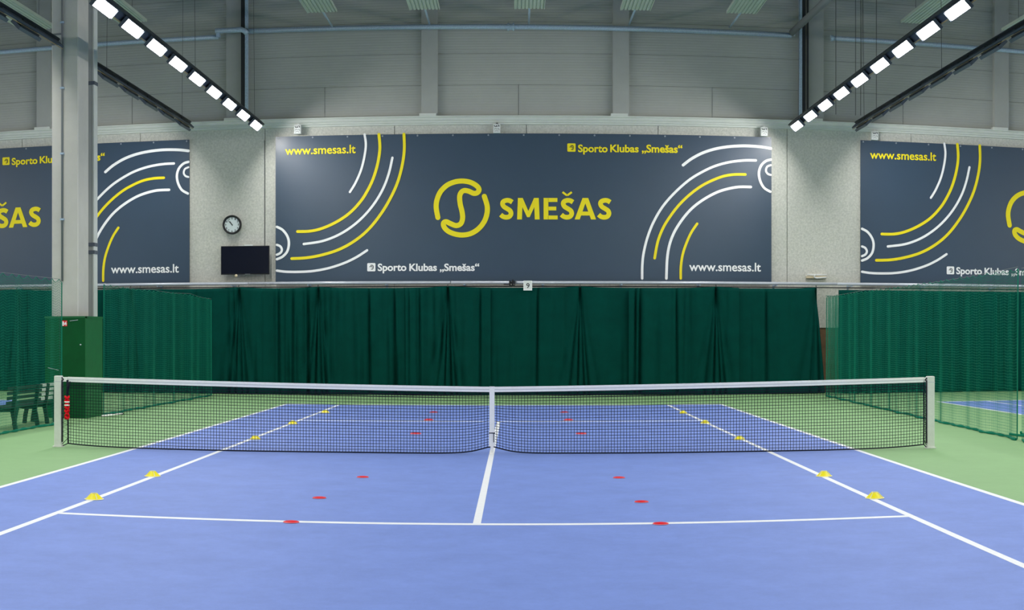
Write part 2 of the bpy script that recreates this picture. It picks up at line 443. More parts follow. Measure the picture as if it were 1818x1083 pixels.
# ------------------------------------------------------------------ rail in front of the banners, curtain wire
PY = 38.55 + CY
mb = MB(); x = XL + .2; k = 0
rail = thing('curtain_rail', 'silver round rail running the whole back wall under the banners', 'rail', (0, PY, 3.28))
ends = [-27, -15.5, atD(800,498,38.55).x - 6, atD(800,498,38.55).x, atD(1486,498,38.55).x, 18.5, 27.8]
for a, b in zip(ends[:-1], ends[1:]):
    mb = MB(); mb.tube([(a+.01, 0, 0), (b-.01, 0, 0)], .045, 12); mb.build('tube', M['rail'], rail, smooth_=True)
for i in range(24):
    mb = MB(); xx = -26.5 + i*2.3
    mb.box((xx-.02, -.02, -.075), (xx+.02, .47, -.045)); mb.box((xx-.03, .46, -.14), (xx+.03, .50, -.03)); mb.build('bracket', M['galv'], rail)
mb = MB(); mb.tube([(-26.8, .2, -.105), (27.6, .2, -.105)], .018, 6); mb.build('wire_rail', M['dark'], rail)

# ------------------------------------------------------------------ wall curtains
def curtain(xa, xb, label, hooks, zt=3.17, zb=.02, yd=38.32, seed=1, edge_l=0.0, edge_r=0.0, fine=1.0, amp=1.0, cre=()):
    rnd = random.Random(seed); W = xb - xa; n = max(80, int(W/.014)); nz = 28
    broad = [(rnd.uniform(1.6, 3.2), rnd.uniform(0, 6.28), .045), (rnd.uniform(4.5, 7)*fine, rnd.uniform(0, 6.28), .026)]
    cr = [(h + s_*o_, s_*sp, w_, dp, 0.0) for h in hooks for s_, o_, sp, w_, dp in ((-1, .01, .30, .035, .10), (1, .01, .26, .035, .11), (-1, .0, .08, .025, .12), (1, .0, .12, .03, .12), (1, .02, .52, .06, .06), (-1, .02, .60, .06, .05))]
    cr += [(c, rnd.uniform(-.03, .03), .035, .11, 0.0) for c in cre]
    x = xa + rnd.uniform(.05, .3)/fine
    while x < xb:
        cr.append((x, rnd.uniform(-.05, .05), rnd.uniform(.025, .07), rnd.uniform(.02, .085)*amp, rnd.choice((0, 0, .15, .4))))
        x += rnd.uniform(.08, .42)/fine
    import bisect
    cr.sort()
    vs = []
    for k in range(nz+1):
        t = k/nz
        row = [(c0 + sp*t, w_*(1 + .5*t), dp*min(1, max(0, (t - ts)*4 + .35 if ts == 0 else (t-ts)*3))) for c0, sp, w_, dp, ts in cr]
        for i in range(n+1):
            u = i/n; x = xa + u*W
            xx = x + edge_l*(1-u)**3*t + edge_r*u**3*t
            d = sum(a*math.sin(f*x + p + .25*math.sin(2.3*t + p)) for f, p, a in broad)*(.6 + .4*t)*amp
            for c, w_, dp in row:
                q = (x - c)/w_
                if -3 < q < 3: d += dp*math.exp(-q*q)
            for h in hooks:
                q = (x - h)/(.05 + .55*t); d -= .09*math.exp(-abs(q)*1.3)*(.4 + .6*t)
            near = min([abs(x-h) for h in hooks] + [9])
            sag = .05*(1-math.exp(-near/.5))
            z = zt - sag*(1-t) - (zt - zb)*t
            vs.append((xx, d, z))
    mb = MB(); w = n+1
    mb.add(vs, [(k*w+i, (k+1)*w+i, (k+1)*w+i+1, k*w+i+1) for k in range(nz) for i in range(n)])
    o = mb.build('curtain', M['curtain'], None, smooth_=True, loc=(0, yd + CY, 0))
    md = o.modifiers.new('th', 'SOLIDIFY'); md.thickness = .006; md.offset = 1
    tag(o, label, 'curtain', 'dark green curtains along the back wall')
    # small hooks carrying it
    for h in hooks:
        b = MB(); b.tube([(h, -.02, zt-.03), (h, -.02, zt+.02), (h, .02, zt+.05), (h, .07, zt+.03)], .009, 5); b.build('hook', M['dark'], o)
    return o
cx_ = lambda x: atD(x, 600, 38.3).x
CUR = [(-80, 133, [30], 'dark green curtain furthest left, seen behind the benches'),
       (136, 327, [230], 'dark green curtain right of the concrete column, behind the divider net'),
       (330, 503, [424], 'dark green curtain below the wall television'),
       (506, 716, [564], 'dark green curtain with a peaked fold, first one right of the television'),
       (719, 868, [795], 'dark green curtain with one deep black vertical crease, left of the number sign'),
       (871, 1116, [1030], 'smooth dark green curtain hanging directly under the number sign'),
       (1119, 1309, [1271], 'dark green curtain with a peaked fold near its right side, two before the wall gap'),
       (1312, 1452, [1450], 'dark green curtain pulled tight to its upper right corner beside the wall gap')]
CRE = [[], [], [495], [520, 545, 655, 700], [745, 853], [955], [1128, 1136, 1201], [1361]]
for i, (a, b, hk, lab) in enumerate(CUR):
    A, B = cx_(a), cx_(b)
    curtain(A - .05, B + (.05 if b < 1452 else 0), lab, [cx_(h) for h in hk], seed=i+3, yd=38.28 + .09*(i % 2), edge_r=(.22 if b == 1452 else 0), fine=[1.2,1.4,.8,1.4,1.3,.6,1.0,.6][i],
            amp=[1,1,.9,1.1,1.0,.5,.9,.6][i], cre=[cx_(c) for c in CRE[i]])
RC = [(1488, 1640, 'finely pleated green curtain just right of the wall gap'), (1643, 1796, 'finely pleated green curtain behind the right net post'),
      (1799, 1900, 'pleated green curtain at the extreme right edge')]
for i, (a, b, lab) in enumerate(RC):
    curtain(cx_(a) - (.05 if i else 0), cx_(b) + .05, lab, [], zt=3.14, yd=38.24 + .1*(i % 2), seed=21+i, fine=2.3, amp=1.1)

# court number sign, clamp
s0 = atD(937, 507, 38.2)
t = thing('number_sign', 'small white square sign reading 9 above the centre curtain', 'sign', s0)
mb = MB(); mb.box((-.125, -.01, -.14), (.125, .015, .14)); mb.build('board', M['plaque'], t)
mb = MB(); mb.box((-.01, .015, .10), (.01, .33, .13)); mb.build('hanger', M['dark'], t)
mb = MB()
for a, b in (((-.125, -.14), (.125, -.122)), ((-.125, .122), (.125, .14)), ((-.125, -.122), (-.107, .122)), ((.107, -.122), (.125, .122))):
    mb.box((a[0], -.016, a[1]), (b[0], -.01, b[1]))
mb.build('border', M['wprint'], t)
text('numeral', '9', -.042, .052, -.07, M['dprint'], t, y=-.012, size=.20, bold=.01)
c0 = atD(910, 502, 38.5)
t = thing('rail_clamp', 'black cable clamp on the rail, left of the number sign', 'clamp', c0)
mb = MB(); mb.box((-.02, -.07, -.10), (.03, .07, .09)); mb.box((-.10, -.06, -.09), (-.06, .06, .07)); mb.box((-.10, -.05, -.03), (.03, -.03, .02)); mb.box((.05, -.06, -.09), (.07, .04, .06)); mb.box((-.1, -.02, -.09), (.07, .02, -.07)); mb.build('jaw', M['black'], t)
mb = MB(); mb.tube([(-.26, 0, -.04), (-.14, -.02, -.05), (-.08, 0, -.03)], .014, 6); mb.build('lever', M['black'], t)

# ------------------------------------------------------------------ items on the concrete wall
# television
p = atD(435, 462, 38.75); W2 = 44/F*38.75/math.cos(az(435)); H2 = 26/F*38.75
t = thing('television', 'black flat television on the wall below the clock', 'television', p, .0)
mb = MB(); mb.cbox((-W2, 0, -H2), (W2, .05, H2), .008); mb.build('casing', M['black'], t)
mb = MB(); mb.box((-W2+.02, -.004, -H2+.03), (W2-.02, .0, H2-.02)); mb.build('screen', M['screen'], t)
mb = MB(); mb.box((-.15, .05, -.2), (.15, .32, .2)); mb.box((-.3, .04, -.3), (-.26, .09, .3)); mb.box((.26, .04, -.3), (.3, .09, .3)); mb.build('wall_mount', M['dark'], t)
mb = MB(); mb.box((-.02, -.02, H2), (.24, .05, H2+.035)); mb.box((-.20, 0, H2), (-.05, .05, H2+.015)); mb.build('top_bar', M['plaque'], t)
mb = MB(); mb.lathe([(0,-.05),(.03,-.045),(.042,-.02),(.045,.01),(.03,.035),(0,.04)], 12, Matrix.Translation((-.27, -.01, -H2-.03))); mb.build('sensor', M['warm'], t, smooth_=True)
mb = MB(); mb.box((.0, -.008, -H2+.004), (.16, -.001, -H2+.02)); mb.build('badge_strip', M['conduit'], t)
# cable above the television
x = atD(469, 300, 39).x
t2 = MB(); t2.tube([(x, YB-.05, 7.6), (x, YB-.05, p.z+H2-.1)], .009, 5); tag(t2.build('cable', M['conduit']), 'thin grey cable running down the pale wall to the television', 'cable')
# clock
p = atD(412, 399, 38.85)
t = thing('wall_clock', 'round black-rimmed wall clock above the television', 'clock', p)
TY = Matrix.Rotation(R(90), 4, 'X')
RK = 17.0/F*40
mb = MB(); mb.lathe([(RK-.065, -.0), (RK-.05, .035), (RK-.012, .045), (RK, .03), (RK, -.06), (RK-.05, -.06)], 40, TY); mb.build('rim', M['black'], t, smooth_=True)
mb = MB(); mb.disc((0, -.005, 0), RK-.03, 36); mb.build('dial', M['face'], t)
mb = MB(); mb.box((-.08, .0, -.08), (.08, .13, .08)); mb.build('wall_hook', M['dark'], t)
for h in range(1, 13):
    a = R(90 - h*30); q = (RK-.095)*math.cos(a), (RK-.095)*math.sin(a)
    w = .030 if h < 10 else .050
    text('numeral', str(h), q[0]-w/2, q[0]+w/2, q[1]-.028, M['dprint'], t, y=-.007, size=.078, bold=.04)
for nm, ang, L, w in (('hour_hand', 327, .12, .016), ('minute_hand', 318, .18, .010)):
    a = R(90-ang); mb = MB(); d = Vector((math.cos(a), math.sin(a))); n = Vector((-d.y, d.x))
    y = -.012 if nm[0] == 'h' else -.015
    pts = [d*-.03 + n*w, d*-.03 - n*w, d*L - n*w*.5, d*L + n*w*.5]
    mb.add([(q.x, y, q.y) for q in pts] + [(q.x, y+.002, q.y) for q in pts], [(0,1,2,3),(4,5,6,7),(0,1,5,4),(1,2,6,5),(2,3,7,6),(3,0,4,7)]); mb.build(nm, M['dprint'], t)
# wall boxes standing on the banner tops
for i, (x, y, lab) in enumerate(((528.5, 229.5, 'small white wall box at the top left corner of the centre banner'), (882, 228, 'small white wall box above the middle of the centre banner'),
                  (1356.5, 233.5, 'small white wall box at the top right corner of the centre banner'), (1553, 240.5, 'small white wall box at the top left corner of the right banner'))):
    p = atD(x, y, 38.85); t = thing('wall_box', lab, 'box', p, group='white boxes above the banners')
    mb = MB(); mb.cbox((-.105, -.05, -.14), (.105, .10, .13), .012); mb.build('case', M['plaque'], t)
    mb = MB(); mb.box((-.02, .0, .13), (.035, .06, .165)); mb.build('cable_gland', M['dark'] if i == 1 else M['plaque'], t)
    mb = MB()
    mb.stroke([(-.07,.085),(-.05,.045),(-.02,.05)], .018, y=-.051); mb.stroke([(-.01,.085),(.0,.05),(.02,.05)], .018, y=-.051); mb.stroke([(.03,.085),(.065,.08),(.06,.045)], .018, y=-.051)
    mb.build('upper_marks', M['dprint'], t)
    mb = MB()
    mb.stroke([(-.07,-.03),(-.03,-.01),(.0,-.03)], .013, y=-.051); mb.stroke([(.02,-.025),(.055,-.015),(.07,-.05)], .013, y=-.051); mb.stroke([(-.06,-.09),(-.01,-.075),(.05,-.09)], .01, y=-.051)
    mb.build('lower_marks', M['conduit'], t)
# tube lamp by the gap
p = atD(1450, 490, 38.95)
t = thing('tube_lamp', 'small cream tube lamp on the pale wall right of the centre banner', 'lamp', p)
mb = MB(); mb.box((-.31, -.02, -.07), (.30, .10, .0)); mb.build('backplate', M['warm'], t)
mb = MB(); mb.tube([(-.30, -.04, .035), (.30, -.04, .035)], .022, 8); mb.build('upper_tube', M['plaque'], t, smooth_=True)
mb = MB(); mb.tube([(-.02, -.06, .035), (-.06, -.06, .03), (-.09, -.06, -.01), (-.07, -.06, -.05), (-.02, -.06, -.065), (.29, -.05, -.045)], .024, 8); mb.build('bent_tube', M['plaque'], t, smooth_=True)

# ------------------------------------------------------------------ pipes on the upper wall
PD = 38.62
def wp(x, y, D=PD): return atD(x, y, D)
zc = atD(909, 44, PD).z
t = thing('heating_pipe', 'long lagged pipe crossing the upper wall between the two downpipes', 'pipe', (0, PD+CY, zc))
a, b = atD(437, 44, PD).x, atD(1405, 44, PD).x
mb = MB(); mb.tube([(a, 0, 0), (b, 0, -.12)], .075, 10); mb.build('pipe_run', M['galv'], t, smooth_=True)
for xx in (907,):
    mb = MB(); X = atD(xx, 44, PD).x; mb.lathe([(.0,-.1),(.115,-.1),(.115,-.05),(.09,-.05),(.09,.05),(.115,.05),(.115,.1),(0,.1)], 12, Matrix.Translation((X, 0, -.06)) @ Matrix.Rotation(R(90), 4, 'Y')); mb.build('coupling', M['galv'], t)
    
def pipe_brackets(t, a, b, z):
    for X in pxs:
        if a < X < b:
            mb = MB(); mb.box((X-.03, -.02, z-.02), (X+.03, .205, z+.02)); mb.build('pipe_bracket', M['galv'], t)
pipe_brackets(t, a, b, -.06)
t = thing('heating_pipe', 'pipe on the upper wall left of the left downpipe, bent up at its end', 'pipe', (0, PD+CY, zc))
mb = MB(); a, b = -26.9, atD(388, 60, PD).x; mb.tube([(a, 0, -.13), (b, 0, -.13)], .07, 10); mb.build('pipe_run', M['galv'], t, smooth_=True)
mb = MB(); mb.tube([(atD(384,52,PD).x, -.1, .03), (atD(430,50,PD).x, -.1, .03), (atD(436,54,PD).x, -.1, -.02), (atD(439,57,PD).x, -.05, -.08)], .08, 10); mb.build('offset_pipe', M['galv'], t, smooth_=True)
mb = MB(); mb.box((b-.05, -.12, -.16), (b+.05, .05, .06)); mb.build('elbow', M['galv'], t); pipe_brackets(t, a, b, -.13)
t = thing('heating_pipe', 'pipe on the upper wall right of the right downpipe', 'pipe', (0, PD+CY, zc))
mb = MB(); a = atD(1476, 58, PD).x; mb.tube([(a, 0, -.14), (27.9, 0, -.16)], .07, 10); mb.build('pipe_run', M['galv'], t, smooth_=True)
mb = MB(); mb.tube([(a-.02, 0, -.14), (a+.06, 0, -.14)], .09, 10); mb.build('end_cap', M['galv'], t); pipe_brackets(t, a, 27, -.14)
# pipe coming toward the viewer from the right end
q = atD(1406, 58, PD); X = q.x - CX; zz = q.z - CH
t = thing('supply_pipe', 'thick grey pipe coming forward from the wall at upper right', 'pipe', (q.x, q.y, q.z))
slope_x = (atD(1468, 0, 33.5).x - q.x) / (33.5 - PD)
zend = atD(1468, 0, 33.5).z
e = Vector((atD(1468, 0, 33.5).x - q.x, 33.5 - PD, zend - q.z))
mb = MB(); mb.tube([(0, 0, 0), e, e*1.2], .10, 14); mb.build('pipe_run', M['conduit'], t, smooth_=True)
mb = MB(); mb.tube([(-.08, .02, .02), (.10, -.02, -.02)], .09, 8); mb.build('valve', M['rail'], t)
# downpipes
for (x0, lab) in ((438, 'thin steel downpipe on the upper wall at left, ending by the lit lamp row'), (1421, 'steel downpipe on the upper wall at right beside a dark channel')):
    X = atD(x0, 100, 38.72).x; t = thing('downpipe', lab, 'pipe', (X, 38.72+CY, ZS1))
    mb = MB(); mb.box((-.045, -.05, 0), (.045, .05, ZT-ZS1-.01)); mb.build('square_pipe', M['galv'], t)
    if x0 < 900:
        mb = MB(); mb.box((-.17, -.03, 0), (-.06, .06, ZT-ZS1-.01)); mb.build('channel', M['dark'], t)
    else:
        mb = MB(); mb.box((.06, -.02, 0), (.16, .06, ZT-ZS1-.01)); mb.box((.20, -.02, 0), (.25, .06, ZT-ZS1-.01)); mb.build('channel', M['dark'], t)
# thin vertical suspension cables on the right
for k, x in enumerate((1484, 1519, 1528, 1556)):
    v = atD(x, 100, 38.2)
    mb = MB(); mb.tube([(v.x, v.y, ZS1 + .1), (v.x, v.y, ZT - .03)], .008, 4)
    tag(mb.build('hanging_cable', M['dark']), '%s thin dark cable hanging on the upper wall right of the right downpipe' % ORD[k], 'cable', 'thin cables on the upper right wall')

# ------------------------------------------------------------------ radiant heating panels
def radiant(xr, z, d0, d1, label, w=.82, hang=True):
    t = thing('radiant_panel', label, 'heater', (xr + CX, d1 + CY, z), group='ribbed radiant panels under the roof')
    L = d1 - d0
    # each panel: ribs as one pressed sheet
    mb = MB(); n = 8; s = w/n; prof = []
    for k in range(n):
        a = -w/2 + k*s; prof += [(a+.004, 0), (a+s*.62, 0), (a+s*.72, .028), (a+s*.9, .028)]
    prof += [(w/2, 0)]
    bot = prof; N = len(bot)
    vs = [(x, 0, zz) for x, zz in bot] + [(x, -L, zz) for x, zz in bot] + [(x, 0, .05) for x, zz in bot] + [(x, -L, .05) for x, zz in bot]
    fs = [(i, i+1, N+i+1, N+i) for i in range(N-1)] + [(2*N+i, 3*N+i, 3*N+i+1, 2*N+i+1) for i in range(N-1)] + [(i, 2*N+i, 2*N+i+1, i+1) for i in range(N-1)]
    mb.add(vs, fs); mb.build('ribbed_sheet', M['heater'], t)
    for sx in (-1, 1):
        mb = MB(); mb.box((sx*w/2-.01, -L, -.01), (sx*w/2+.01, 0, .07)); mb.build('side_flange', M['heater'], t)
    if hang:
        mb = MB(); mb.tube([(0, 0, .05), (0, PD - d1 - .1, zc - z + .02)], .03, 8); mb.build('feed_pipe', M['galv'], t, smooth_=True)
    for k in range(3):
        mb = MB(); y = -1 - k*L/3; mb.tube([(-w/3, y, .05), (-w/3, y, .9), (w/3, y, .9), (w/3, y, .05)], .006, 4, cap=False); mb.tube([(0, y, .9), (0, y, ZT - z - .03)], .006, 4); mb.build('suspension', M['dark'], t)
D1 = 36.5
zp = atD(941, 16, D1).z
labs = ['leftmost of the five ribbed heating panels in the middle of the ceiling', 'second from left of the five ribbed middle heating panels', 'ribbed heating panel in the very centre, head-on',
        'fourth from left of the five ribbed middle heating panels', 'rightmost of the five ribbed middle heating panels']
for x, lab in zip((572, 754, 940, 1128, 1316), labs):
    radiant(D1*math.tan(az(x)), zp, 20, D1, lab)
radiant(-10.9, zp, 20, D1, 'ribbed heating panel directly behind the left lit lamp row', hang=False)
radiant(11.3, zp, 20, D1, 'ribbed heating panel directly behind the right lit lamp row', hang=False)
radiant(-13.75, zp, 20, D1, 'ribbed heating panel at the top left corner, left of the column', hang=False, w=1.0)
radiant(14.4, zp, 20, D1, 'ribbed heating panel at the top right corner', hang=False)

# ------------------------------------------------------------------ sports light rows
ZL = 6.03 + CH
def fixture():
    t = thing('floodlight', '', 'lamp')
    T = Matrix.Rotation(R(-45), 4, 'Y')            # lens looks down toward +X
    w, l = LW, LL
    mb = MB()
    mb.box((-w, -l, .0), (w, l, .05), T); mb.box((-w-.015, -l-.015, -.02), (-w, l+.015, .05), T); mb.box((w, -l-.015, -.02), (w+.015, l+.015, .05), T)
    mb.box((-w, -l-.015, -.02), (w, -l, .05), T); mb.box((-w, l, -.02), (w, l+.015, .05), T)
    mb.build('tray', M['housing'], t)
    mb = MB(); mb.box((-.07, -.5, .05), (.07, .5, .06), T)
    for k in range(5):
        a = -.06 + k*.03; mb.box((a-.005, -.5, .058), (a+.005, .5, .085), T)
    mb.build('cooling_fins', M['dark'], t)
    c = .03; ring = [(-w+.002+c, -l+.003), (w-.002-c, -l+.003), (w-.002, -l+.003+c), (w-.002, l-.003-c), (w-.002-c, l-.003), (-w+.002+c, l-.003), (-w+.002, l-.003-c), (-w+.002, -l+.003+c)]
    mb = MB(); mb.add([T @ Vector((x, y, -.004)) for x, y in ring], [tuple(range(8))]); mb.build('lens', M['lens'], t)
    mb = MB(); mb.box((.04, -.35, .04), (.07, -.31, .16), T); mb.box((.04, .31, .04), (.07, .35, .16), T); mb.box((.04, -.35, .15), (.07, .35, .165), T); mb.build('bracket', M['dark'], t)
    ld = bpy.data.lights.new('light_beam', 'AREA'); ld.shape = 'RECTANGLE'; ld.size = 2*w-.02; ld.size_y = 2*l-.04
    ld.energy = BEAM; ld.spread = R(SPREAD); ld.color = (1.0, .985, .955)
    lo = bpy.data.objects.new('light_beam', ld); COL.objects.link(lo); lo.parent = t
    lo.matrix_local = Matrix.Translation(T @ Vector((0, 0, -.012))) @ T
    return t
LW, LL = .105, .56
proto = fixture(); used = [False]
ROWS = [(-7.48, 1, 'left lit lamp row over the court', 37.4, 23), (8.03, -1, 'right lit lamp row over the court', 37.4, 23),
        (-9.54, -1, 'left row of lamps facing away', 36.9, 22), (9.89, 1, 'right row of lamps facing away', 36.9, 22),
        (-25.0, 1, 'row along the left hall side', 36.9, 22), (26.0, -1, 'row along the right hall side', 36.9, 22)]
for (xr, face, lab, dend, n) in ROWS:
    X = xr + CX; z = ZL
    tr = thing('light_track', 'dark track carrying the ' + lab, 'track', (X, dend + .9 + CY, z), group='lamp tracks under the roof')
    L0 = n*1.77
    segs = [(0, -L0)]
    if abs(xr + 9.54) < .01: segs = [(0, -(dend+.9-28.12)), (-(dend+.9-26.4), -L0)]     # broken where it meets the concrete column
    sx = -face*.06
    for a, b in segs:
        TT = Matrix.Rotation(R(-45), 4, 'Y') if face > 0 else Matrix.Rotation(math.pi, 4, 'Z') @ Matrix.Rotation(R(-45), 4, 'Y')
        y0, y1 = (b, a) if face > 0 else (-a, -b)
        mb = MB(); mb.box((-.04, y0, .10), (.15, y1, .145), TT); mb.build('trunking', M['trunk'], tr)
        mb = MB(); mb.box((.13, y0, .06), (.18, y1, .20), TT); mb.build('beam', M['dark'], tr)
        mb = MB(); mb.tube([TT @ Vector((-.055, y0, .085)), TT @ Vector((-.055, y1, .085))], .009, 5); mb.build('supply_cable', M['gold'], tr)
    for k in range(0, n, 4):
        mb = MB(); y = -1.0 - k*1.77
        mb.tube([(sx*.3, y, .24), (sx, y, ZT - z - .03)], .006, 4); mb.build('suspension_wire', M['dark'], tr)
    for k in range(n):
        D = dend - 1.77*k
        if abs(xr + 9.54) < .01 and 25.7 < D < 28.1: continue
        if face > 0: loc, rz = (X, D + CY, z), 0
        else: loc, rz = (X, D + CY, z), math.pi
        name = '%s from the back wall in the %s' % (ORD[k] if k < 24 else 'nearest', lab)
        if not used[0]:
            o = proto; o.location = loc; o.rotation_euler = (0, 0, rz); o['label'] = 'floodlight ' + name; o['group'] = lab; used[0] = True
        else: dup(proto, loc, rz, 'floodlight ' + name, lab)

# ------------------------------------------------------------------ concrete column and its green casing
def rel(x, d): return x + CX, d + CY
t = thing('column', 'tall pale concrete column standing at the left behind the net', 'column', (-9.46+CX, 26.95+CY, 0))
mb = MB(); mb.cbox((-.30, -.35, 0), (.30, .35, ZT-.01), .02); mb.build('shaft', M['column'], t)
mb = MB(); mb.tube([(-.05, -.38, 2.9), (-.05, -.38, ZT-.1)], .022, 8); mb.build('conduit', M['conduit'], t, smooth_=True)
for z in (4.2, 5.6, 7.0, 8.4):
    mb = MB(); mb.box((-.09, -.41, z), (-.01, -.35, z+.04)); mb.build('conduit_clip', M['galv'], t)
mb = MB(); mb.box((-.30, -.358, 7.95), (-.07, -.35, 8.06)); mb.box((-.30, -.358, 8.16), (-.07, -.35, 8.2)); mb.build('track_shadow', M['conduit'], t)  # thin grey strips standing in for the lamp track's shadow on the shaft
t = thing('steel_post', 'grey flanged steel post right behind the concrete column', 'post', (-9.46+CX, 27.95+CY, 0))
mb = MB(); mb.box((-.25, -.1, 0), (.22, -.07, ZT-.01)); mb.box((-.02, -.07, 0), (.02, .07, ZT-.01)); mb.box((-.25, .07, 0), (.22, .10, ZT-.01)); mb.build('i_section', M['post'], t)
mb = MB(); mb.box((.22, -.12, 0), (.25, .12, ZT-.02)); mb.build('edge_strip', M['sill'], t)
for z in (3.55, 3.72, 7.3):
    mb = MB(); mb.box((-.26, -.125, z), (.26, .125, z+.08)); mb.build('strap', M['housing'], t)
bx = thing('column_casing', 'dark green boxed casing around the foot of the concrete column', 'casing', (-9.34+CX, 26.86+CY, 0))
w, d, h = .46, .56, 2.14
mb = MB(); mb.box((-w, -d, 0), (w, -d+.02, h)); mb.build('front_board', M['pad'], bx)
mb = MB(); mb.box((-w, -d+.02, 0), (-w+.02, d, h)); mb.build('side_board', M['pad'], bx)
mb = MB(); mb.box((w-.02, -d+.02, 0), (w, d, h)); mb.build('side_board', M['padedge'], bx)
mb = MB(); mb.box((-w+.02, d-.02, 0), (w-.02, d, h)); mb.build('rear_board', M['pad'], bx)
mb = MB()
mb.box((-w-.008, -d-.008, h-.03), (w+.008, -d+.03, h+.01)); mb.box((w-.03, -d, h-.03), (w+.008, d, h+.01)); mb.box((w-.02, -d-.008, 0), (w+.008, -d+.01, h)); mb.build('edge_trim', M['padedge'], bx)
mb = MB(); q = -w + .33; mb.box((q-.004, -d-.003, .02), (q+.004, -d, h-.03)); mb.build('board_joint', M['dark'], bx)
mb = MB(); mb.box((-.08, -d-.006, h-.20), (.04, -d-.001, h-.08)); st_ = mb.build('red_sticker', M['red'], bx)
text('sticker_text', 'B4', -.07, .03, h-.185, M['wprint'], st_, y=-d-.008, size=.12, bold=.03)
mb = MB(); mb.lathe([(0,0),(.015,.0),(.015,.02),(0,.025)], 10, Matrix.Translation((w-.12, -d, 1.55)) @ Matrix.Rotation(R(90), 4, 'X')); mb.build('knob', M['rail'], bx)
mb = MB(); mb.tube([(-.39, -d-.01, 1.06), (-.15, -d-.012, 1.01)], .006, 5); mb.build('latch_wire', M['rail'], bx)
mb = MB(); mb.tube([(.10, -d-.01, h-.09), (.28, -d-.01, h-.07)], .006, 5); mb.build('latch_wire', M['rail'], bx)

# ------------------------------------------------------------------ tennis net
NX0, NX1 = atD(121, 700, -CY).x, atD(1640, 700, -CY).x
PX0, PX1 = atD(104, 700, -CY).x, atD(1651.5, 700, -CY).x
def ztop(x):
    c = 0.0
    if x < c: u = (x - c)/(PX0 - c)
    else: u = (x - c)/(PX1 - c)
    return .992 + (1.105 - .992)*(u**1.15)
def zbot(x):
    s = x + .03
    z = .012 + .10*math.exp(-(abs(s)/.26)**1.4)
    for a, sg in ((NX0, 1), (NX1, -1)):
        dd = (x - a)*sg
        z += .05*math.exp(-dd/.5)
    return z
net = thing('tennis_net', 'full-width tennis net with white headband and dark mesh across the court', 'net', (0, 0, 0))
nc, nr = 286, 21; r_ = .0036
mb = MB()
def xcol(i): return NX0 + (NX1 - NX0)*i/nc
def sway(x, t): return .012*math.sin(x*2.1)*t
for i in range(nc+1):
    x = xcol(i); a, b = ztop(x) - .06, zbot(x)
    pts = [(x, sway(x, k/3)*1.0, a + (b-a)*k/3) for k in range(4)]
    vs = []
    for p in pts: vs += [(p[0]-r_, p[1]-r_, p[2]), (p[0]+r_, p[1]-r_, p[2]), (p[0], p[1]+r_, p[2])]
    mb.add(vs, [(3*k+j, 3*k+(j+1) % 3, 3*k+3+(j+1) % 3, 3*k+3+j) for k in range(3) for j in range(3)])
for j in range(nr+1):
    t = j/nr; vs = []; seg = 150
    for k in range(seg+1):
        x = NX0 + (NX1-NX0)*k/seg; a, b = ztop(x) - .085, zbot(x); z = a + (b-a)*t; y = sway(x, t)
        vs += [(x, y-r_, z-r_), (x, y-r_, z+r_), (x, y+r_, z)]
    mb.add(vs, [(3*k+q, 3*k+(q+1) % 3, 3*k+3+(q+1) % 3, 3*k+3+q) for k in range(seg) for q in range(3)])
# doubled upper meshes
for j in range(4):
    vs = []; seg = 100
    for k in range(seg+1):
        x = NX0 + (NX1-NX0)*k/seg; z = ztop(x) - .10 - j*.022; vs += [(x, -.004, z-.003), (x, -.004, z+.003), (x, .004, z)]
    mb.add(vs, [(3*k+q, 3*k+(q+1) % 3, 3*k+3+(q+1) % 3, 3*k+3+q) for k in range(seg) for q in range(3)])
m_ = mb.build('mesh', M['netblack'], net); m_['kind'] = 'stuff'
def band(z0o, z1o, y0, name, m, th=.0):
    mb = MB(); seg = 120; vs = []
    for k in range(seg+1):
        x = NX0 + (NX1-NX0)*k/seg; zt_ = ztop(x)
        vs += [(x, -y0, zt_+z0o), (x, -y0, zt_+z1o), (x, y0, zt_+z1o), (x, y0, zt_+z0o)]
    fs = [(4*k+q, 4*k+(q+1) % 4, 4*k+4+(q+1) % 4, 4*k+4+q) for k in range(seg) for q in range(4)] + [(0,1,2,3), tuple(4*seg+q for q in (3,2,1,0))]
    mb.add(vs, fs); return mb.build(name, m, net)
band(-.078, 0, .012, 'headband', M['white'])
band(-.046, -.034, .0135, 'stitched_stripe', M['greyweb'])
mb = MB(); mb.tube([(NX0 + (NX1-NX0)*k/160, -.004 + sway(NX0 + (NX1-NX0)*k/160, 1), zbot(NX0 + (NX1-NX0)*k/160)) for k in range(161)], .010, 6); mb.build('lower_cord', M['netblack'], net)
for (xa, s) in ((NX0, 1), (NX1, -1)):
    mb = MB(); mb.tube([(xa, 0, ztop(xa)-.02), (xa, -.01, .6), (xa, 0, zbot(xa))], .012, 6); mb.build('side_cord', M['netblack'], net)
    # lacing to the post
    mb = MB(); zz = ztop(xa) - .12; pts = []; xp = (PX0+.065 if s > 0 else PX1-.065)
    k = 0
    while zz > .12:
        pts.append((xa if k % 2 == 0 else xp + .004*s, -.015, zz)); zz -= .035; k += 1
    pts.append((xp, 0, .05)); mb.tube(pts, .006, 5); mb.build('lacing', M['netblack'], net)
    mb = MB(); mb.tube([(xa, 0, zbot(xa)), (xp, 0, .02)], .008, 5); mb.build('tie_cord', M['netblack'], net)
    mb = MB(); mb.box((min(xa, xp), -.01, ztop(xa)-.075), (max(xa, xp), .012, ztop(xa)-.004)); mb.build('end_webbing', M['white'], net)
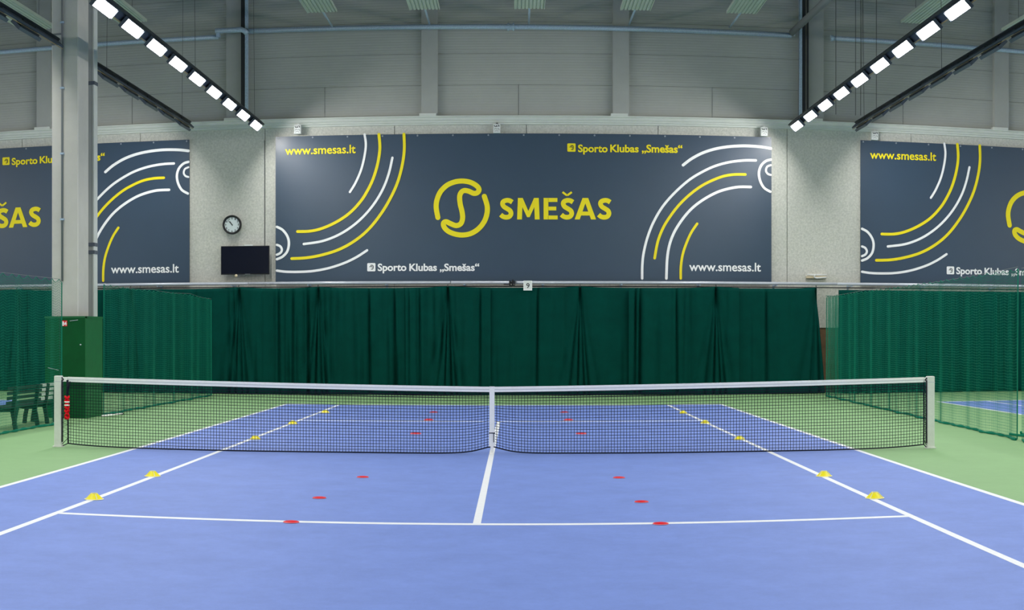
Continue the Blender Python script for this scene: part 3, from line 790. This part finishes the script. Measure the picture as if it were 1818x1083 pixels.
# post things
for (X, s, lab) in ((PX0, 1, 'white square net post at the left end of the net'), (PX1, -1, 'white square net post at the right end of the net')):
    t = thing('net_post', lab, 'net post', (X, 0, .002), group='white posts of the tennis net')
    mb = MB(); mb.cbox((-.057, -.055, 0), (.057, .055, 1.115), .008); mb.build('tube', M['postwhite'], t)
    mb = MB(); mb.box((-.075, -.075, 0), (.075, .075, .018)); mb.build('floor_plate', M['postwhite'], t)
    mb = MB(); mb.box((-.059, -.058, 1.02), (.059, .058, 1.03)); mb.build('cap_seam', M['greyweb'], t)
    mb = MB(); mb.tube([(s*.057, -.01, 1.09), (s*.085, -.01, 1.06), (s*.057, -.01, 1.03)], .012, 6); mb.build('pulley', M['dark'], t)
    mb = MB(); mb.box((s*.057, -.03, .08), (s*.072, .02, 1.05)) if s > 0 else mb.box((-.072, -.03, .08), (-.057, .02, 1.05)); mb.build('lacing_bar', M['dark'], t)
# centre strap
xs_ = atD(873.5, 700, -CY).x
t = thing('centre_strap', 'white webbing strap pulling down the middle of the net', 'strap', (xs_, 0, .003))
mb = MB(); mb.box((-.038, -.019, .33), (.038, -.015, .988)); mb.box((-.038, .015, .33), (.038, .019, .988)); mb.box((-.038, -.019, .988), (.038, .019, .993)); mb.build('webbing', M['white'], t)
mb = MB(); mb.box((-.045, -.022, .11), (.045, -.012, .34)); mb.build('lower_webbing', M['white'], t)
mb = MB(); mb.box((-.048, -.026, .30), (.048, -.020, .315)); mb.box((.02, -.027, .17), (.03, -.022, .30)); mb.build('buckle', M['dark'], t)
mb = MB(); mb.box((-.022, -.018, .0), (.022, -.012, .115)); mb.box((-.03, -.03, 0), (.03, .0, .012)); mb.build('floor_anchor', M['white'], t)
# red rope bundle
p = atD(119, 700, -CY-.12)
t = thing('rope_bundle', 'red and white rope bundle hanging beside the left net post', 'rope', (p.x, p.y, .45))
mb = MB()
for k in range(7):
    mb.tube([(.028*math.cos(a+k), .02*math.sin(a+k), .02 + k*.052 + .018*math.sin(2*a)) for a in [q*math.pi/5 for q in range(10)]], .018, 6, closed=True)
mb.build('red_coils', M['red'], t, smooth_=True)
mb = MB()
for z in (.215, .265):
    mb.tube([(.034*math.cos(a), .026*math.sin(a) - .004, z) for a in [q*math.pi/5 for q in range(10)]], .012, 6, closed=True)
mb.build('white_bands', M['white'], t)
mb = MB(); mb.tube([(0, 0, .37), (.01, .0, .5), (-.01, .05, .60)], .018, 6); mb.tube([(.0, 0, .37), (.02, .03, .46), (.02, .08, .58)], .008, 5); mb.build('hanging_loop', M['netblack'], t)

# ------------------------------------------------------------------ divider nets
def divider(x0, d0, x1, d1, label, ztops, cell=.05, seed=1, sag=.05, skirt=True, wav=.03, edges=True):
    """court divider net from near end (x0,d0) to far end (x1,d1), both relative to the viewer"""
    a = Vector((x0 + CX, d0 + CY, 0)); b = Vector((x1 + CX, d1 + CY, 0)); L = (b - a).length; u = (b - a)/L; nrm = Vector((-u.y, u.x, 0))
    t = thing('divider_net', label, 'net', a, group='green divider nets between courts')
    n = int(L/cell); rnd = random.Random(seed); p1, p2 = rnd.uniform(0, 6), rnd.uniform(0, 6)
    def off(s, z): return wav*(math.sin(s*3.1 + p1) + .6*math.sin(s*7.3 + p2))*(.5 + .5*(1 - z/3))
    def top(s):
        q = s/L*(len(ztops)-1); i = min(int(q), len(ztops)-2); z = ztops[i]*(1-(q-i)) + ztops[i+1]*(q-i)
        return z - sag*abs(math.sin(math.pi*s/.42))
    def P(s, z): return u*s + nrm*off(s, z) + Vector((0, 0, z))
    mb = MB(); r = .0022
    for i in range(n+1):
        s = i*L/n; T_ = top(s); vs = []
        for k in range(5):
            p = P(s, T_*(1-k/4) + .03*k/4); vs += [p + u*r, p - u*r, p + nrm*r*1.6]
        mb.add(vs, [(3*k+j, 3*k+(j+1) % 3, 3*k+3+(j+1) % 3, 3*k+3+j) for k in range(4) for j in range(3)])
    rows = int(max(ztops)/cell); seg = int(L/.16)
    for j in range(1, rows):
        vs = []; 
        for k in range(seg+1):
            s = k*L/seg; z = top(s)*j/rows; p = P(s, z); vs += [p + Vector((0,0,r)), p - Vector((0,0,r)), p + nrm*r*1.6]
        mb.add(vs, [(3*k+q, 3*k+(q+1) % 3, 3*k+3+(q+1) % 3, 3*k+3+q) for k in range(seg) for q in range(3)])
    m_ = mb.build('mesh', M['netgreen'], t); m_['kind'] = 'stuff'
    mb = MB(); mb.tube([P(k*L/(seg*3), top(k*L/(seg*3))) for k in range(seg*3+1)], .006, 4); mb.build('top_hem', M['netgreen'], t)
    mb = MB(); mb.tube([P(s_, max(ztops) if len(set(ztops)) == 1 else top(s_)+.03) for s_ in [k*L/20 for k in range(21)]], .004, 4); mb.build('support_wire', M['conduit'], t)
    # hem lying on the floor
    mb = MB(); mb.tube([P(s_, .022) + nrm*.02*math.sin(s_*4+p1) for s_ in [k*L/(seg*2) for k in range(seg*2+1)]], [.022 + .007*math.sin(k*1.1) for k in range(seg*2+1)], 6); mb.build('bottom_hem', M['netgreen'], t)
    for s_, nm in (((0, 'near_edge'), (L, 'far_edge')) if edges else ()):
        mb = MB(); mb.tube([P(s_, top(s_)*(1-k/6)+.02*k/6) for k in range(7)], .012, 5); mb.build(nm, M['netgreen'], t)
    return t, a
divider(-8.93, 12.0, -8.86, 24.75, 'green divider net in front of the benches at the far left', [2.86, 2.86], seed=2, sag=.07)
divider(-8.86, 25.6+1.9, -8.72, 37.0, 'green divider net running from the column back to the far curtain', [2.86, 2.84, 2.86, 2.80], seed=3)
divider(8.15, 20.45, 8.72, 36.6, 'green divider net from the far wall gap to its loose near edge at right', [2.86, 2.84, 2.86], seed=4, wav=.028)
divider(8.05, 12.5, 8.13, 20.3, 'short nearer green divider net at the right picture edge', [2.86, 2.86], seed=5, edges=False)
# loose end curled on the floor
p = fl(1806, 776)
mb = MB(); mb.tube([(p.x + x, p.y + y, z) for x, y, z in smooth([(-.0,.35,.03),(.02,.1,.03),(.10,-.12,.03),(.26,-.22,.03),(.36,-.08,.03),(.24,.05,.035),(.08,-.02,.05),(.06,-.02,.10)], 5)], .022, 6)
tag(mb.build('net_rope', M['netgreen'], smooth_=True), 'loose green rope end curled on the floor below the right net edge', 'rope')
# bunched net by the wall gap
p = atD(1478, 600, 37.7)
mb = MB()
for k in range(9):
    x = p.x - .12 + k*.035; mb.tube([(x, p.y + .03*(k % 3), 2.86), (x+.01, p.y + .02*(k % 2), 1.4), (x + .012*(k-4), p.y + .03*(k % 3), .02)], .009, 5)
mb.tube([(p.x-.2, p.y, 2.9), (p.x+.4, p.y, 2.86)], .008, 5)
tag(mb.build('gathered_net', M['netgreen'], smooth_=True), 'gathered green net cords hanging in the gap between the curtains', 'net')
# rod on the floor
a, b = fl(181, 741), fl(217, 737)
t = thing('floor_rod', 'short white rod lying on the green floor beside the column casing', 'rod', ((a.x+b.x)/2, (a.y+b.y)/2, .03))
d_ = (b - a)/2
mb = MB(); mb.tube([-d_, d_], .022, 8); mb.build('tube', M['white'], t, smooth_=True)
mb = MB(); mb.tube([d_*.96, d_*1.03], .028, 8); mb.build('end_plug', M['dark'], t)

# ------------------------------------------------------------------ benches
def bench(loc, rz, label, L, slat_m, nfr=2):
    """seat looks toward -X; long axis Y"""
    t = thing('park_bench', label, 'bench', loc, rz, group='slatted benches behind the left divider net')
    for k in range(nfr):
        y = -L/2 + .30 + k*(L-.6)/(nfr-1)
        mb = MB()
        def leg(pts, w, th=.05):
            for (p, q) in zip(pts[:-1], pts[1:]):
                p, q = Vector(p), Vector(q); dd = (q-p).normalized(); nn = Vector((-dd.y, dd.x))*w/2
                c = [p+nn, p-nn, q-nn, q+nn]
                mb.add([(v.x, y-th/2, v.y) for v in c] + [(v.x, y+th/2, v.y) for v in c], [(0,1,2,3),(7,6,5,4),(0,4,5,1),(1,5,6,2),(2,6,7,3),(3,7,4,0)])
        leg([(.02,0),(-.01,.2),(-.045,.36)], .075); leg([(-.47,0),(-.44,.2),(-.40,.36)], .075)
        leg([(-.49,.40),(-.25,.36),(-.0,.37)], .075)
        leg([(-.03,.33),(.0,.55),(.035,.80)], .07)
        mb.build('side_frame', M['bench'], t)
    for k in range(5):
        mb = MB(); x = -.47 + k*.10; mb.box((x, -L/2, .40 + (.01 if k in (0, 4) else 0)), (x+.075, L/2, .425)); mb.build('seat_slat', slat_m if k > 6 else M['bench'], t)
    for k in range(4):
        mb = MB(); z = .475 + k*.088; x = -.055 + (z-.40)*.12
        mb.box((x, -L/2, z), (x+.025, L/2, z+.058)); mb.build('back_slat', slat_m, t)
    return t
bench((-9.07+CX, 23.3+CY, 0), 0, 'dark green slatted bench nearest the viewer, behind the left divider net', 1.75, M['bench'])
bench((-9.12+CX, 24.78+CY, 0), 0, 'green-framed bench with white back slats, next to the column casing', 1.05, M['benchw'])

# ------------------------------------------------------------------ training markers
def cone_proto():
    t = thing('saucer_cone', '', 'cone')
    n = 32
    prof = [(.098, .002), (.094, .006), (.088, .012), (.040, .060), (.034, .064), (.028, .064)]
    mb = MB(); mb.lathe(prof, n, skip=lambda i, k: i == 2 and k % 8 in (3,))
    mb.lathe([(r - .004, z - .001) for r, z in prof], n, skip=lambda i, k: i == 2 and k % 8 in (3,))
    mb.build('body', M['yellow'], t, smooth_=False)
    mb = MB(); mb.lathe([(r - .002, z - .0005) for r, z in prof], n, skip=lambda i, k: not (i == 2 and k % 8 == 3)); mb.build('slot', M['paleyel'], t)
    mb = MB(); mb.lathe([(.098, .0), (.104, .001), (.104, .006), (.094, .008)], n); mb.build('rim', M['paleyel'], t)
    mb = MB(); mb.tube([(.034*math.cos(k*math.pi/8), .034*math.sin(k*math.pi/8), .064) for k in range(16)], .003, 5, closed=True); mb.build('top_ring', M['paleyel'], t)
    return t
CN = [(167,889,-1,'first'),(271,848,-1,'second'),(453,782.5,-1,'third'),(519.5,755,-1,'fourth'),(577.5,735,-1,'fifth'),
      (1553,887,1,'first'),(1463,848,1,'second'),(1313,783,1,'third'),(1252,754,1,'fourth'),(1213,736.5,1,'fifth')]
proto_c = cone_proto(); first = True
for (x, y, s, o_) in CN:
    p = fl(x, y - 2); xx = s*4.11 - (.02 if s > 0 else -.02)
    sd = 'left' if s < 0 else 'right'
    lab = 'yellow saucer cone, %s from the viewer on the %s singles line%s' % (o_, sd, ', seen through the net' if o_ in ('third', 'fourth', 'fifth') else '')
    px_w = p.x if abs(p.x - xx) < .25 else xx
    if first: proto_c.location = (px_w, p.y, .004); proto_c['label'] = lab; proto_c['group'] = 'yellow cones on the singles lines'; first = False
    else: dup(proto_c, (px_w, p.y, .004), random.uniform(-.3, .3), lab, 'yellow cones on the singles lines')
mb = MB(); mb.lathe([(.0, .004), (.066, .004), (.075, .002), (.075, .0), (0, 0)], 28); mb.lathe([(.0, .0055), (.045, .0055), (.05, .004)], 28)
dproto = mb.build('floor_marker', M['red'])
mb = MB(); mb.lathe([(.0735, .0), (.0765, .0005), (.076, .002), (.0735, .0026)], 28)
rim = mb.build('rim', mat('pink_edge', (250, 150, 160), .5), dproto)
RD = [(517,928,'red spot marker lying on the near service line, left of centre'),(567,885,'red spot marker in the left service box, second from the viewer'),(644,848,'red spot marker in the left service box, nearest the net'),
      (1173,931,'red spot marker lying on the near service line, right of centre'),(1139,892,'red spot marker in the right service box, second from the viewer'),(1099,849,'red spot marker in the right service box, nearest the net'),
      (738,771,'red spot marker beyond the net on the left, closest to the net'),(761,746.5,'red spot marker on the far service line, left of the strap'),(770,733,'red spot marker on the left, farthest of all beyond the net'),
      (1032,771,'red spot marker beyond the net on the right, closest to the net'),(1009,746.5,'red spot marker on the far service line, right of the strap'),(1002,733,'red spot marker on the right, farthest of all beyond the net')]
for k, (x, y, lab) in enumerate(RD):
    p = fl(x, y); sc = 1.0 if k < 6 else 1.3
    if k == 0: o = dproto
    else:
        o = dproto.copy(); COL.objects.link(o); c = rim.copy(); COL.objects.link(c); c.parent = o
    o.location = (p.x, p.y, .0045); o.scale = (sc, sc, 2.4 if k < 6 else 5.0)
    tag(o, lab, 'marker', 'red spot markers on the court')
